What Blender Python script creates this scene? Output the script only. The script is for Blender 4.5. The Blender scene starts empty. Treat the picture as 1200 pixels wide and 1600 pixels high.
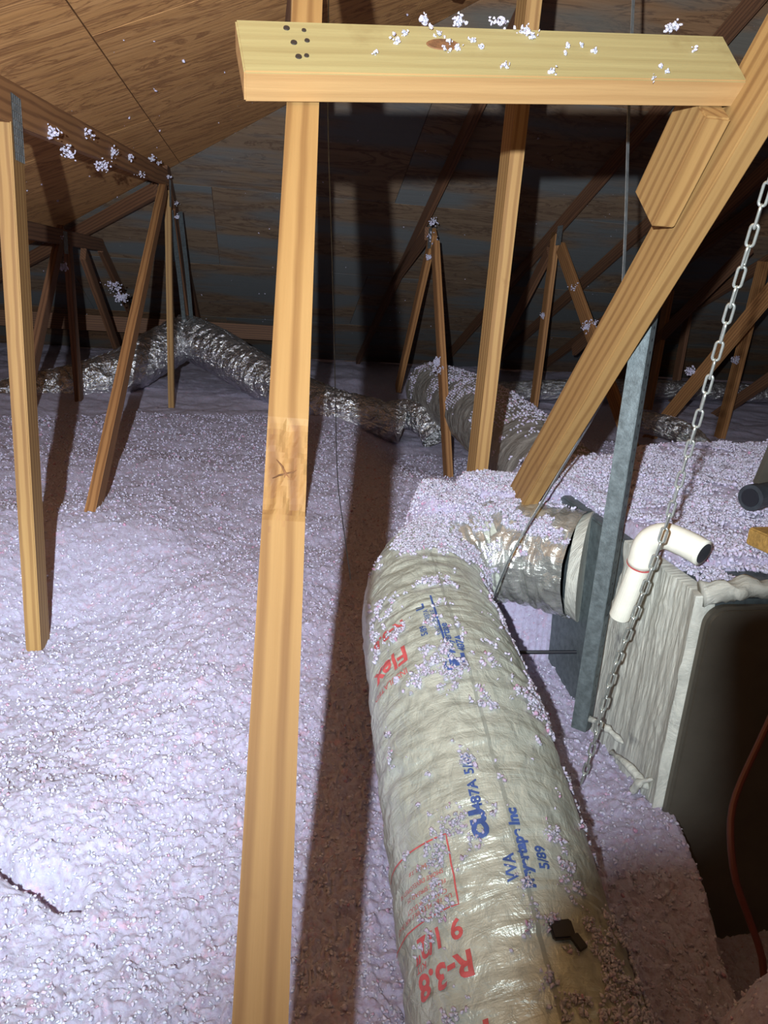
import bpy, bmesh, math, random
import numpy as np
from mathutils import Vector, Matrix
random.seed(7); rng = np.random.default_rng(11)
S = bpy.context.scene; COL = S.collection

# ------------------------------------------------------------------ camera, world, lamp, exposure
H = 0.88                                   # lens height above the settled insulation
TH, PS, RO = math.radians(17), math.radians(10.3), math.radians(4.0)
FW = Vector((math.sin(PS)*math.cos(TH), math.cos(PS)*math.cos(TH), -math.sin(TH)))
R0 = Vector((math.cos(PS), -math.sin(PS), 0)); U0 = R0.cross(FW)
RT = R0*math.cos(RO) + U0*math.sin(RO); UP = U0*math.cos(RO) - R0*math.sin(RO)
cd = bpy.data.cameras.new('camera'); cam = bpy.data.objects.new('camera', cd); COL.objects.link(cam)
cd.sensor_fit = 'VERTICAL'; cd.sensor_height = 36; cd.lens = 1155/1600*36; cd.clip_start = .02
M = Matrix((RT, UP, -FW)).transposed().to_4x4(); M.translation = Vector((0, 0, H)); cam.matrix_world = M
S.camera = cam
w = bpy.data.worlds.new('attic_dark'); S.world = w; w.use_nodes = True
w.node_tree.nodes['Background'].inputs[0].default_value = (1, .62, .45, 1)
w.node_tree.nodes['Background'].inputs[1].default_value = .035
S.view_settings.view_transform = 'Standard'; S.view_settings.look = 'None'
S.view_settings.gamma = 1; S.view_settings.use_curve_mapping = False; S.view_settings.exposure = 0.0

def spot(name, loc, target, power, col, size, blend, r=.008):
    l = bpy.data.lights.new(name, 'SPOT'); l.energy = power; l.color = col; l.spot_size = math.radians(size)
    l.spot_blend = blend; l.shadow_soft_size = r
    l.use_nodes = True; nt = l.node_tree; fo = nt.nodes.new('ShaderNodeLightFalloff')   # falloff weakened up close so near timber does not burn out
    fo.inputs['Strength'].default_value = 1; fo.inputs['Smooth'].default_value = 5
    nt.links.new(fo.outputs['Quadratic'], nt.nodes['Emission'].inputs['Strength'])
    o = bpy.data.objects.new(name, l); COL.objects.link(o); o.location = loc
    o.rotation_euler = (Vector(target)-Vector(loc)).to_track_quat('-Z', 'Y').to_euler(); return o
LAMP = (-.142, -.155, .964)                # the head torch: left of, behind and above the lens
spot('torch_flood', LAMP, (-.10, 3.4, 2.2), 840, (.86, .93, 1), 166, 1.0)
spot('torch_beam', LAMP, (-.46, 1.13, .0), 520, (.80, .98, 1), 46, 1.0)
def lamp_pt(name, loc, power, col, r):
    l = bpy.data.lights.new(name, 'POINT'); l.energy = power; l.color = col; l.shadow_soft_size = r
    o = bpy.data.objects.new(name, l); COL.objects.link(o); o.location = loc
lamp_pt('warm_fill', (.26, -.28, .95), 2.0, (1, .66, .50), .10)  # added soft warm fill for the shaded lower right; no lamp seen there

# ------------------------------------------------------------------ node helpers / materials
def mat(name):
    m = bpy.data.materials.new(name); m.use_nodes = True; nt = m.node_tree
    return m, nt, nt.nodes['Principled BSDF']
def nd(nt, t, **k):
    n = nt.nodes.new(t)
    for a, v in k.items():
        if a.startswith('i_'): n.inputs[a[2:].replace('_', ' ')].default_value = v
        else: setattr(n, a, v)
    return n
def ramp(nt, src, stops):
    r = nt.nodes.new('ShaderNodeValToRGB'); e = r.color_ramp.elements
    while len(e) < len(stops): e.new(.5)
    for i, (p, c) in enumerate(stops): e[i].position = p; e[i].color = (*c, 1) if len(c) == 3 else c
    nt.links.new(src, r.inputs[0]); return r.outputs[0]
def coords(nt, scale, kind='Object'):
    tc = nd(nt, 'ShaderNodeTexCoord'); mp = nd(nt, 'ShaderNodeMapping'); mp.inputs['Scale'].default_value = scale
    oi = nd(nt, 'ShaderNodeObjectInfo'); ml = nd(nt, 'ShaderNodeMath', operation='MULTIPLY'); ml.inputs[1].default_value = 17.3
    nt.links.new(oi.outputs['Random'], ml.inputs[0]); nt.links.new(ml.outputs[0], mp.inputs['Location'])
    nt.links.new(tc.outputs[kind], mp.inputs['Vector']); return mp.outputs[0]
def noise(nt, vec, scale, detail=4, rough=.55, dist=0):
    n = nd(nt, 'ShaderNodeTexNoise'); n.inputs['Scale'].default_value = scale; n.inputs['Detail'].default_value = detail
    n.inputs['Roughness'].default_value = rough; n.inputs['Distortion'].default_value = dist
    if vec is not None: nt.links.new(vec, n.inputs['Vector'])
    return n.outputs['Fac']
def mix(nt, fac, a, b, bt='MIX'):
    m = nd(nt, 'ShaderNodeMix', data_type='RGBA', blend_type=bt)
    for i, v in ((0, fac), (6, a), (7, b)):
        if hasattr(v, 'is_linked'): nt.links.new(v, m.inputs[i])
        elif i == 0: m.inputs[0].default_value = v
        else: m.inputs[i].default_value = (*v, 1)
    return m.outputs[2]
def bump(nt, h, bsdf, strength=.4, dist=.01):
    b = nd(nt, 'ShaderNodeBump'); b.inputs['Strength'].default_value = strength; b.inputs['Distance'].default_value = dist
    nt.links.new(h, b.inputs['Height']); nt.links.new(b.outputs[0], bsdf.inputs['Normal'])

def lumber(name, light, mid, dark, grain=1.0):
    m, nt, b = mat(name)
    v = coords(nt, (1, 1, 1)); vs = coords(nt, (1.3, 26, 26)); vf = coords(nt, (6, 170, 170))
    wv = nd(nt, 'ShaderNodeTexWave', wave_type='RINGS', rings_direction='X')
    wv.inputs['Scale'].default_value = 13; wv.inputs['Distortion'].default_value = 2.2; wv.inputs['Detail'].default_value = 2; wv.inputs['Detail Scale'].default_value = .6
    v2 = coords(nt, (.5, 1.6, 1.6)); nt.links.new(v2, wv.inputs['Vector'])
    c1 = ramp(nt, noise(nt, vs, 1, 3), [(.3, mid), (.7, light)])
    c2 = mix(nt, ramp(nt, wv.outputs['Fac'], [(.45, (0, 0, 0)), (.95, (.75*grain,)*3)]), c1, dark)
    c3 = mix(nt, ramp(nt, noise(nt, vf, 1, 2), [(.35, (.35,)*3), (.6, (0, 0, 0))]), c2, mid)
    # knots and dirt
    c4 = mix(nt, ramp(nt, noise(nt, v, 7, 5, .7), [(.62, (0, 0, 0)), (.8, (.7,)*3)]), c3, dark)
    nt.links.new(c4, b.inputs['Base Color']); b.inputs['Roughness'].default_value = .72
    bump(nt, noise(nt, vf, 1, 3), b, .25, .002)
    return m
PINE = lumber('pine_fresh', (.33, .192, .066), (.275, .15, .046), (.165, .074, .019))
PINE_K = lumber('pine_knotty', (.36, .21, .07), (.21, .095, .033), (.13, .052, .018), 1.0)
PINE_Y = lumber('pine_yellow', (.34, .285, .125), (.285, .23, .095), (.20, .14, .05), .4)
PINE_B = lumber('pine_edge', (.44, .27, .11), (.37, .21, .08), (.26, .13, .04), .4)
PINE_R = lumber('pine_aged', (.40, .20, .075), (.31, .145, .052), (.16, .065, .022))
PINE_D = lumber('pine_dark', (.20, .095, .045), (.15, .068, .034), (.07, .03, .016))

def plywood(name, a, b_, c, grey=None, axis=0):
    m, nt, b = mat(name)
    sc = (1.2, 22, 1) if axis == 0 else (22, 1.2, 1)
    v = coords(nt, (1, 1, 1)); vs = coords(nt, sc)
    vl = coords(nt, (1.0, 4.2, 1) if axis == 0 else (4.2, 1.0, 1))
    c1 = ramp(nt, noise(nt, vs, 1, 5, .6, .4), [(.3, b_), (.68, a)])
    c2 = mix(nt, ramp(nt, noise(nt, vl, 1.6, 6, .65, 1.6), [(.46, (0, 0, 0)), (.5, (.8,)*3), (.54, (0, 0, 0))]), c1, c)
    c2 = mix(nt, ramp(nt, noise(nt, vl, 4.5, 4, .6, 1.0), [(.60, (0, 0, 0)), (.72, (.55,)*3)]), c2, c)
    if grey:
        c2 = mix(nt, ramp(nt, noise(nt, vl, .8, 3, .5), [(.42, (.95,)*3), (.56, (.0,)*3)]), c2, grey)
    nt.links.new(c2, b.inputs['Base Color']); b.inputs['Roughness'].default_value = .8
    bump(nt, noise(nt, vs, 1.6, 5, .7), b, .45, .006)
    return m
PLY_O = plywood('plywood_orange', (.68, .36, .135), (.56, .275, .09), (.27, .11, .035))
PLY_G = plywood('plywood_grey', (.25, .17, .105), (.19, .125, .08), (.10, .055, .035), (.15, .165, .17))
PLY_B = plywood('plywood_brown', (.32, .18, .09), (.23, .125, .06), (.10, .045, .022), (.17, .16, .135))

def sss(b):
    b.inputs['Subsurface Weight'].default_value = .7; b.inputs['Subsurface Radius'].default_value = (1, .8, .9); b.inputs['Subsurface Scale'].default_value = .006
def insul():
    m, nt, b = mat('loose_fill_fiberglass'); sss(b)
    tc = nd(nt, 'ShaderNodeTexCoord'); g = tc.outputs['Object']
    c = ramp(nt, noise(nt, g, 90, 5, .7), [(.3, (.40, .30, .44)), (.45, (.51, .455, .62)), (.62, (.58, .55, .73))])
    c = mix(nt, ramp(nt, noise(nt, g, 20, 6, .78), [(.56, (0, 0, 0)), (.68, (.75,)*3)]), c, (.70, .42, .56))
    nt.links.new(c, b.inputs['Base Color']); b.inputs['Roughness'].default_value = 1; b.inputs['Specular IOR Level'].default_value = .1
    b.inputs['Sheen Weight'].default_value = .15
    bump(nt, noise(nt, g, 170, 6, .8), b, .9, .012)
    return m
INS = insul()
def insul_tuft():
    m, nt, b = mat('fiberglass_tufts')
    sss(b); a = nd(nt, 'ShaderNodeAttribute', attribute_name='tint')
    tc = nd(nt, 'ShaderNodeTexCoord')
    c = ramp(nt, a.outputs['Fac'], [(0, (.52, .28, .40)), (.06, (.54, .44, .58)), (.3, (.56, .51, .68)), (1, (.62, .60, .77))])
    nt.links.new(c, b.inputs['Base Color']); b.inputs['Roughness'].default_value = 1; b.inputs['Specular IOR Level'].default_value = .1
    bump(nt, noise(nt, tc.outputs['Object'], 420, 3, .7), b, .8, .004)
    return m
TUFT = insul_tuft()

def foil(name, base, metallic, rough, scale=1.0, strength=.6, ripple=28):
    m, nt, b = mat(name)
    uv = nd(nt, 'ShaderNodeTexCoord').outputs['UV']
    mp = nd(nt, 'ShaderNodeMapping'); mp.inputs['Scale'].default_value = (ripple, 5, 1); nt.links.new(uv, mp.inputs[0])
    mp2 = nd(nt, 'ShaderNodeMapping'); mp2.inputs['Scale'].default_value = (ripple*.7, ripple*.9, 1); mp2.inputs['Rotation'].default_value = (0, 0, .6); nt.links.new(uv, mp2.inputs[0])
    n1 = noise(nt, mp.outputs[0], 1, 5, .6, .8); n2 = noise(nt, mp2.outputs[0], 1.4, 4, .6, .5)
    ad = nd(nt, 'ShaderNodeMath', operation='ADD'); nt.links.new(n1, ad.inputs[0]); nt.links.new(n2, ad.inputs[1])
    c = ramp(nt, n2, [(.3, tuple(x*.72 for x in base)), (.65, base)])
    nt.links.new(c, b.inputs['Base Color'])
    b.inputs['Metallic'].default_value = metallic; b.inputs['Roughness'].default_value = rough
    bump(nt, ad.outputs[0], b, strength, .02*scale)
    return m
JACKET = foil('duct_jacket_grey', (.53, .57, .49), .25, .34, .5, .55, 34)
SILVER = foil('duct_jacket_silver', (.62, .64, .60), .75, .26, .6, .6, 22)
SILVER_FAR = foil('duct_jacket_far', (.82, .82, .84), .95, .20, 1.8, 1.0, 17)
TRUNK = foil('duct_jacket_dull', (.36, .34, .31), .3, .5, 1, .6, 14)

def simple(name, col, rough=.5, metal=0, nscale=0, namp=.3, bstr=0):
    m, nt, b = mat(name)
    b.inputs['Roughness'].default_value = rough; b.inputs['Metallic'].default_value = metal
    if nscale:
        v = coords(nt, (1, 1, 1))
        nt.links.new(ramp(nt, noise(nt, v, nscale, 5, .65), [(.3, tuple(x*(1-namp) for x in col)), (.7, tuple(min(1, x*(1+namp)) for x in col))]), b.inputs['Base Color'])
        if bstr: bump(nt, noise(nt, v, nscale*2, 5, .7), b, bstr, .004)
    else: b.inputs['Base Color'].default_value = (*col, 1)
    return m
GALV = simple('galvanized_steel', (.30, .33, .34), .42, .7, 40, .35, .2)
GALV_D = simple('galvanized_dusty', (.12, .145, .15), .55, .45, 60, .35, .3)
CHAINM = simple('zinc_chain', (.56, .60, .56), .32, .75, 80, .2)
PVC = simple('white_pvc', (.80, .79, .68), .28, 0, 30, .08)
REDINK = simple('red_ink', (.50, .09, .09), .5, 0, 60, .25); BLUEINK = simple('blue_ink', (.045, .09, .27), .5, 0, 60, .3)
BLACK = simple('black_rubber', (.012, .013, .018), .45); BLACKP = simple('black_pipe', (.03, .035, .042), .4, 0, 40, .3)
CABM = simple('cabinet_paint', (.105, .095, .075), .45, .3, 9, .15)
CABLE = simple('brown_cable', (.09, .02, .015), .5)
NAIL = simple('nail_steel', (.06, .05, .045), .5, .6)
KNOTM = simple('knot_wood', (.16, .07, .025), .8, 0, 60, .5, .4)
SPLINT = simple('splintered_wood', (.62, .40, .17), .85, 0, 30, .25, .5)
FOAM = simple('ochre_block', (.33, .19, .045), .8, 0, 90, .35, .6)
DRY = simple('drywall', (.5, .48, .45), .9)
def mastic():
    m, nt, b = mat('brushed_mastic')
    v = coords(nt, (1, 9, 1.2)); v0 = coords(nt, (1, 1, 1))
    n = noise(nt, v, 14, 6, .7, .6)
    c = ramp(nt, n, [(.3, (.36, .36, .32)), (.5, (.50, .51, .45)), (.7, (.64, .64, .56))])
    c = mix(nt, ramp(nt, noise(nt, v0, 9, 5, .65), [(.60, (0, 0, 0)), (.7, (.8,)*3)]), c, (.17, .17, .17))
    nt.links.new(c, b.inputs['Base Color']); b.inputs['Roughness'].default_value = .5
    bump(nt, n, b, .9, .006); return m
MASTIC = mastic()

# ------------------------------------------------------------------ object helpers
def tag(o, label=None, cat=None, group=None, kind=None):
    if label: o['label'] = label
    if cat: o['category'] = cat
    if group: o['group'] = group
    if kind: o['kind'] = kind
    return o
def empty(name, loc=(0, 0, 0), **k):
    o = bpy.data.objects.new(name, None); o.empty_display_size = .05; COL.objects.link(o); o.location = loc
    return tag(o, **k)
def meshobj(name, me, m, parent=None, mw=None, smooth=False):
    if m and not me.materials: me.materials.append(m)
    o = bpy.data.objects.new(name, me); COL.objects.link(o)
    if smooth:
        me.polygons.foreach_set('use_smooth', [True]*len(me.polygons))
    if parent:
        o.parent = parent; o.matrix_parent_inverse = Matrix.Translation(-Vector(parent.location))
    if mw is not None: o.matrix_world = mw if not parent else mw
    if parent and mw is not None:
        o.matrix_parent_inverse = Matrix.Identity(4); o.matrix_basis = Matrix.Translation(-Vector(parent.location)) @ mw
    return o
def pmesh(name, V, F):
    me = bpy.data.meshes.new(name); me.from_pydata([tuple(v) for v in V], [], F); me.update(); return me
def npmesh(name, V, F, uv=None):
    """V (n,3) float, F (m,k) int arrays, k 3 or 4"""
    me = bpy.data.meshes.new(name); V = np.asarray(V, np.float32); F = np.asarray(F, np.int32); k = F.shape[1]
    me.vertices.add(len(V)); me.vertices.foreach_set('co', V.ravel())
    me.loops.add(F.size); me.loops.foreach_set('vertex_index', F.ravel())
    me.polygons.add(len(F)); me.polygons.foreach_set('loop_start', np.arange(0, F.size, k, dtype=np.int32))
    me.polygons.foreach_set('loop_total', np.full(len(F), k, np.int32))
    if uv is not None:
        l = me.uv_layers.new(name='UVMap'); l.data.foreach_set('uv', np.asarray(uv, np.float32)[F.ravel()].ravel())
    me.update(calc_edges=True); return me
def box_mesh(name, sx, sy, sz, bev=.002, cx=0):
    bm = bmesh.new(); bmesh.ops.create_cube(bm, size=1)
    for v in bm.verts: v.co = Vector((v.co.x*sx+cx, v.co.y*sy, v.co.z*sz))
    if bev: bmesh.ops.bevel(bm, geom=bm.edges[:], offset=bev, segments=2, affect='EDGES')
    me = bpy.data.meshes.new(name); bm.to_mesh(me); bm.free(); return me
def frame(p0, p1, side=None):
    """matrix whose X runs p0->p1, origin at the middle; Z closest to side"""
    p0, p1 = Vector(p0), Vector(p1); x = (p1-p0).normalized(); s = Vector(side or (1, 0, 0))
    y = s.cross(x)
    if y.length < 1e-4: y = Vector((0, 1, 0)).cross(x)
    y.normalize(); z = x.cross(y)
    m = Matrix((x, y, z)).transposed().to_4x4(); m.translation = (p0+p1)/2; return m
def beam(name, p0, p1, m, parent=None, wide=.089, thick=.038, side=(1, 0, 0), bev=.0025, ext=0):
    """a sawn timber p0->p1: thin along `side`, wide across it"""
    L = (Vector(p1)-Vector(p0)).length
    return meshobj(name, box_mesh(name, L+ext, wide, thick, bev), m, parent, frame(p0, p1, side))
def tube_mesh(name, pts, r, seg=12, caps=True, radii=None):
    P = [Vector(p) for p in pts]; n = len(P); V = []; F = []
    t0 = (P[1]-P[0]).normalized(); up = Vector((0, 0, 1)) if abs(t0.z) < .9 else Vector((1, 0, 0))
    nrm = (up - t0*up.dot(t0)).normalized()
    for i in range(n):
        t = (P[min(i+1, n-1)]-P[max(i-1, 0)]).normalized(); nrm = (nrm - t*nrm.dot(t)).normalized(); b = t.cross(nrm)
        rr = radii[i] if radii else r
        for k in range(seg):
            a = 2*math.pi*k/seg; V.append(P[i]+nrm*math.cos(a)*rr+b*math.sin(a)*rr)
    for i in range(n-1):
        for k in range(seg):
            F.append((i*seg+k, i*seg+(k+1) % seg, (i+1)*seg+(k+1) % seg, (i+1)*seg+k))
    if caps: F.append(tuple(range(seg-1, -1, -1))); F.append(tuple((n-1)*seg+k for k in range(seg)))
    return pmesh(name, V, F)
def spline(pts, n):
    P = np.array(pts, float); k = len(P); d = np.r_[0, np.cumsum(np.linalg.norm(np.diff(P, axis=0), axis=1))]
    t = np.linspace(0, d[-1], n); T = np.zeros_like(P)
    for i in range(k):
        a, b = max(i-1, 0), min(i+1, k-1); T[i] = (P[b]-P[a])/(d[b]-d[a])
    j = np.clip(np.searchsorted(d, t, side='right')-1, 0, k-2); h = (d[j+1]-d[j]); u = ((t-d[j])/h)[:, None]; h = h[:, None]
    return (2*u**3-3*u**2+1)*P[j]+(u**3-2*u**2+u)*h*T[j]+(-2*u**3+3*u**2)*P[j+1]+(u**3-u**2)*h*T[j+1], t

# numpy value noise
def vnoise(p, seed=0):
    p = np.asarray(p, float); i = np.floor(p).astype(np.int64); f = p-i; f = f*f*(3-2*f); out = 0
    for dx in (0, 1):
        for dy in (0, 1):
            for dz in ((0, 1) if p.shape[1] == 3 else (0,)):
                h = (i[:, 0]+dx)*374761393+(i[:, 1]+dy)*668265263+seed*1442695041
                wgt = (f[:, 0] if dx else 1-f[:, 0])*(f[:, 1] if dy else 1-f[:, 1])
                if p.shape[1] == 3:
                    h = h+(i[:, 2]+dz)*2147483647*3; wgt = wgt*(f[:, 2] if dz else 1-f[:, 2])
                h = (h ^ (h >> 13))*1274126177 & 0x7fffffff; h = (h ^ (h >> 16)) & 0xffff
                out = out+wgt*(h/65535.)
    return out*2-1
def fbm(p, o=4, seed=0, g=.5):
    s = 0; a = 1; p = np.asarray(p, float)
    for k in range(o): s = s+a*vnoise(p*2**k+k*7.7, seed+k); a *= g
    return s
def sstep(a, b, x): t = np.clip((x-a)/(b-a), 0, 1); return t*t*(3-2*t)

# ------------------------------------------------------------------ structure: insulation bed, roof sheathing
def blob(x, y, cx, cy, rx, ry, rot=0, soft=.25):
    c, s = math.cos(rot), math.sin(rot); dx, dy = x-cx, y-cy
    d = np.sqrt(((dx*c+dy*s)/rx)**2+((-dx*s+dy*c)/ry)**2); return 1-sstep(1-soft, 1+soft, d)
ZT = .42                                  # top of the plenum
def ground(x, y):
    p = np.stack([x, y], 1)
    h = .022*fbm(p*2.3, 3, 3)
    h = h - .19*sstep(.55, 1.0, x)*sstep(3.3, 4.1, y)*(1-sstep(6, 7, y))*(1-sstep(1.7, 2.1, x))
    h = h + .03*blob(x, y, -.62, 2.6, .5, .3, 0, .8) + .05*blob(x, y, -.35, .45, .35, .18, -.5, .5)
    h = h - .11*blob(x, y, -.56, 1.8, .3, .45, 0, .8)
    h = h - .05*np.exp(-((y-1.026+.69*(x+.38)+.02*vnoise(p*14, 4))/.016)**2)*sstep(-.62, -.5, x)*(1-sstep(-.27, -.22, x))
    h = h - .30*sstep(0, .07, x-(.645+.27*(y-.63)))*(1-sstep(1.03, 1.07, y))*sstep(.30, .45, y)
    # fluff heaped over the elbow and over the trunk top
    def heap(h, z, m): return np.maximum(h, z-.5*(1-sstep(0, .12, m)))
    m = blob(x, y, .465, 1.70, .115, .15, 0, .48); h = heap(h, .405*m+.015*fbm(p*9, 2, 5), m)
    m = blob(x, y, .66, 1.74, .20, .12, -.1, .3); h = heap(h, .42*m+.015*fbm(p*9, 2, 6), m)
    m = sstep(.752, .770, x)*sstep(1.10, 1.17, y)*(1-sstep(2.3, 2.9, y+.35*(1-sstep(.9, 1.5, x))))
    h = heap(h, (ZT+.018+.012*fbm(p*6, 3, 9))*m, m)
    # loose heap on the near right
    m = blob(x, y, .56, .47, .09, .08, .3, .6); h = heap(h, .25*m+.03*fbm(p*14, 3, 8), m)
    return h
def fine(x, y):
    p = np.stack([x, y], 1)
    wp = p+.012*np.stack([vnoise(p*30, 61), vnoise(p*30, 62)], 1); r = np.hypot(x, y)
    return .006*fbm(p*13, 3, 21, .55)+.0085*np.abs(vnoise(wp*58, 31))+.0065*np.abs(vnoise(wp*125+9, 33))*np.clip(2.4-r*.5, .2, 1)-.007
# fan-shaped grid: cells grow with distance from the hatch
nr, na = 860, 700
rad = .30*np.exp(np.linspace(0, math.log(11.5/.30), nr)); uu = np.linspace(-1, 1, na); ang = math.radians(6)+math.radians(68)*(.52*uu+.48*uu**5)
A, Rr = np.meshgrid(ang, rad); gx = (np.sin(A)*Rr).ravel(); gy = (np.cos(A)*Rr).ravel()-.05
gz = ground(gx, gy)+fine(gx, gy)*np.clip(1.2-.05*Rr.ravel(), .4, 1)
idx = np.arange(nr*na).reshape(nr, na)
Fq = np.stack([idx[:-1, :-1], idx[:-1, 1:], idx[1:, 1:], idx[1:, :-1]], -1).reshape(-1, 4)[:, ::-1]
keep = (gy[Fq].max(1) < 9.2) & (gx[Fq].min(1) > -7) & (gx[Fq].max(1) < 9)
bed = meshobj('floor', npmesh('floor', np.stack([gx, gy, gz], 1), Fq[keep]), INS, smooth=True)
tag(bed, kind='structure')
deck = tag(meshobj('floor_deck', box_mesh('floor_deck', 18, 13, .05, 0), DRY, None, Matrix.Translation((1, 3.4, -.38))), kind='structure')

P0 = Vector((0, 5.2, 1.49)); SL = .4167
def far_z(y): return P0.z-SL*(y-P0.y)
def left_z(x): return 1.49+SL*(x+.56)     # hip end slope, falls to the left
ceil_ = empty('ceiling', kind='structure')
def clip(poly, f):
    out = []
    for i in range(len(poly)):
        a, b = poly[i], poly[(i+1) % len(poly)]; fa, fb = f(a), f(b)
        if fa >= 0: out.append(a)
        if (fa >= 0) != (fb >= 0): t = fa/(fa-fb); out.append((a[0]+(b[0]-a[0])*t, a[1]+(b[1]-a[1])*t))
    return out
def sheet(poly, zf, m, name='plywood_sheet'):
    if len(poly) < 3: return
    cx = sum(p[0] for p in poly)/len(poly); cy = sum(p[1] for p in poly)/len(poly); cz = zf(cx, cy)
    n = Vector((zf(0, 0)-zf(1, 0), zf(0, 0)-zf(0, 1), 1)).normalized(); th = .012; k = len(poly)
    B = [Vector((p[0]-cx, p[1]-cy, zf(*p)-cz)) for p in poly]; V = B+[b+n*th for b in B]
    F = [tuple(range(k-1, -1, -1)), tuple(range(k, 2*k))]+[(i, (i+1) % k, k+(i+1) % k, k+i) for i in range(k)]
    meshobj(name, pmesh(name, V, F), m, ceil_, Matrix.Translation((cx, cy, cz)))
cs = math.cos(math.atan(SL)); g = .002
hip = lambda p: (left_z(p[0]))-(far_z(p[1]))            # >0: the far slope is the lower surface
row = 0; y1 = 8.75
while y1 > -1.6:
    y0 = y1-1.22*cs; x = -5.2-(row % 2)*1.22
    while x < 9:
        q = [(x+g, y0+g), (x+2.44-g, y0+g), (x+2.44-g, y1-g), (x+g, y1-g)]
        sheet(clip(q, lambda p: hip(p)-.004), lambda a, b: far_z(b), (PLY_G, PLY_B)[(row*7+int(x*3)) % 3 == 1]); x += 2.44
    row += 1; y1 = y0
x0 = -5.0; row = 0
while x0 < 3.2:
    x1 = x0+1.22*cs; y = -2.6-(row % 2)*1.22+.3
    while y < 9:
        q = [(x0+g, y+g), (x1-g, y+g), (x1-g, y+2.44-g), (x0+g, y+2.44-g)]
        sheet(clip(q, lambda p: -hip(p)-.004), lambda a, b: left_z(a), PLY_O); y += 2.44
    row += 1; x0 = x1
for nm, c, s in (('wall_back', (1.5, 8.95, -.1), (15, .04, .75)), ('wall_left', (-5.1, 3.2, -.1), (.04, 11.6, .75))):
    tag(meshobj(nm, box_mesh(nm, *s, 0), PLY_B, None, Matrix.Translation(c)), kind='structure')

# ------------------------------------------------------------------ roof trusses
plate_me = {}
def plate(X, y, z, parent, w=.10, h=.13, rot=0, sx=-1, off=.0205):
    """toothed galvanised connector plate on the side of a truss"""
    bm = bmesh.new(); bmesh.ops.create_grid(bm, x_segments=8, y_segments=5, size=.5)
    for v in bm.verts: v.co = Vector((v.co.x*h, v.co.y*w, 0))
    r = bmesh.ops.inset_individual(bm, faces=bm.faces[:], thickness=.0035, depth=-.0012)
    me = bpy.data.meshes.new('connector_plate'); bm.to_mesh(me); bm.free()
    m = Matrix.Translation((X+sx*off, y, z)) @ Matrix.Rotation(rot, 4, 'X') @ Matrix.Rotation(sx*math.pi/2, 4, 'Y')
    return meshobj('connector_plate', me, GALV, parent, m)
def yz(X, a): return (X, a[0], a[1])
def member(X, a, b, m, parent, name='web', ext=0, **k): return beam(name, yz(X, a), yz(X, b), m, parent, ext=ext, **k)
def slope_chord(X, ya, yb, parent, m=PINE_D):
    o = .047/cs+.004
    return member(X, (ya, far_z(ya)-o), (yb, far_z(yb)-o), m, parent, 'top_chord')

T = empty('roof_truss', (-1.19, 4.8, 0), label='dark truss at far left behind the left post, webs spreading below the hip beam', cat='truss', group=None)
X = -1.19
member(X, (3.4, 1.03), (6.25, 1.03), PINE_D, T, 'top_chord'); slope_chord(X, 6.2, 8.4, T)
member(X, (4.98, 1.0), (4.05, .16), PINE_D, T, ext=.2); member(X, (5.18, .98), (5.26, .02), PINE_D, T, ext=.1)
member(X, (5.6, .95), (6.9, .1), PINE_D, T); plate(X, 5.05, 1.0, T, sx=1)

T = empty('roof_truss', (-.58, 4.0, 0), label='truss left of the front post with a leaning web and an orange near post', cat='truss')
X = -.58
member(X, (1.2, 1.17), (5.15, 1.425), PINE_R, T, 'top_chord'); slope_chord(X, 5.05, 8.5, T)
w_ = member(X, (2.02, 1.22), (1.93, -.35), PINE, T); w_['label'] = 'bright orange upright post at the left edge of the picture'
member(X, (5.0, 1.36), (2.55, -.05), PINE_R, T)
member(X, (5.22, 1.36), (5.22, -.3), PINE, T, wide=.07)
member(X, (5.45, 1.25), (6.9, .2), PINE_D, T)
plate(X, 2.02, 1.17, T, .075, .14, 0, 1); plate(X, 5.16, 1.34, T, .10, .16, 0, 1)

T = empty('roof_truss', (.03, 1.0, 0), label='truss with the long pale front post leaning across the picture from top to bottom', cat='truss')
X = .03
# long sloping web whose waney, knotty stretch is chipped
def waney_beam(p0, p1, m, parent):
    L = (Vector(p1)-Vector(p0)).length; nx, ny = 420, 14; V = []; F = []
    xs = np.linspace(-L/2, L/2, nx); ts = np.linspace(0, 1, ny)
    prof = []                                        # outline of the section, front face (local -Y) finely divided
    hw, ht = .0445, .019
    for t in ts: prof.append((-hw, -ht+2*ht*t))
    prof += [(hw, ht), (hw, -ht)]
    n = len(prof); VV = np.zeros((nx, n, 3))
    for j, (a, b) in enumerate(prof): VV[:, j, 0] = xs; VV[:, j, 1] = a; VV[:, j, 2] = b
    return VV, prof, L, nx, n
p0, p1 = (-.026, -.13, -.25), (.078, 1.50, 1.60)
mw = frame(p0, p1); VV, prof, L, nx, n = waney_beam(p0, p1, PINE, T)
d_front = 1 if (mw.to_3x3() @ Vector((0, 1, 0))).dot(Vector((0, -1, .6))) > 0 else -1
for j in range(14):
    VV[:, j, 1] *= 1
VV[:, :, 1] *= -d_front
zc = VV[:, :14, 0]; world_s = zc                     # along the timber
q = np.stack([zc.ravel()*55, VV[:, :14, 2].ravel()*160], 1)
c0 = (.507-.5)*L
msk = (sstep(c0-.055, c0-.04, zc)*(1-sstep(c0+.04, c0+.052, zc))).ravel()
q2 = np.stack([zc.ravel()*22, VV[:, :14, 2].ravel()*60], 1)
dep = msk*(.0035+.0030*fbm(q2, 3, 4)+.0016*fbm(q, 3, 5)); dep = np.clip(dep, 0, .009).reshape(zc.shape)
VV[:, :14, 1] -= d_front*dep
VV[:, 0, 2] += 0; V = VV.reshape(-1, 3); F = []
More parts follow.
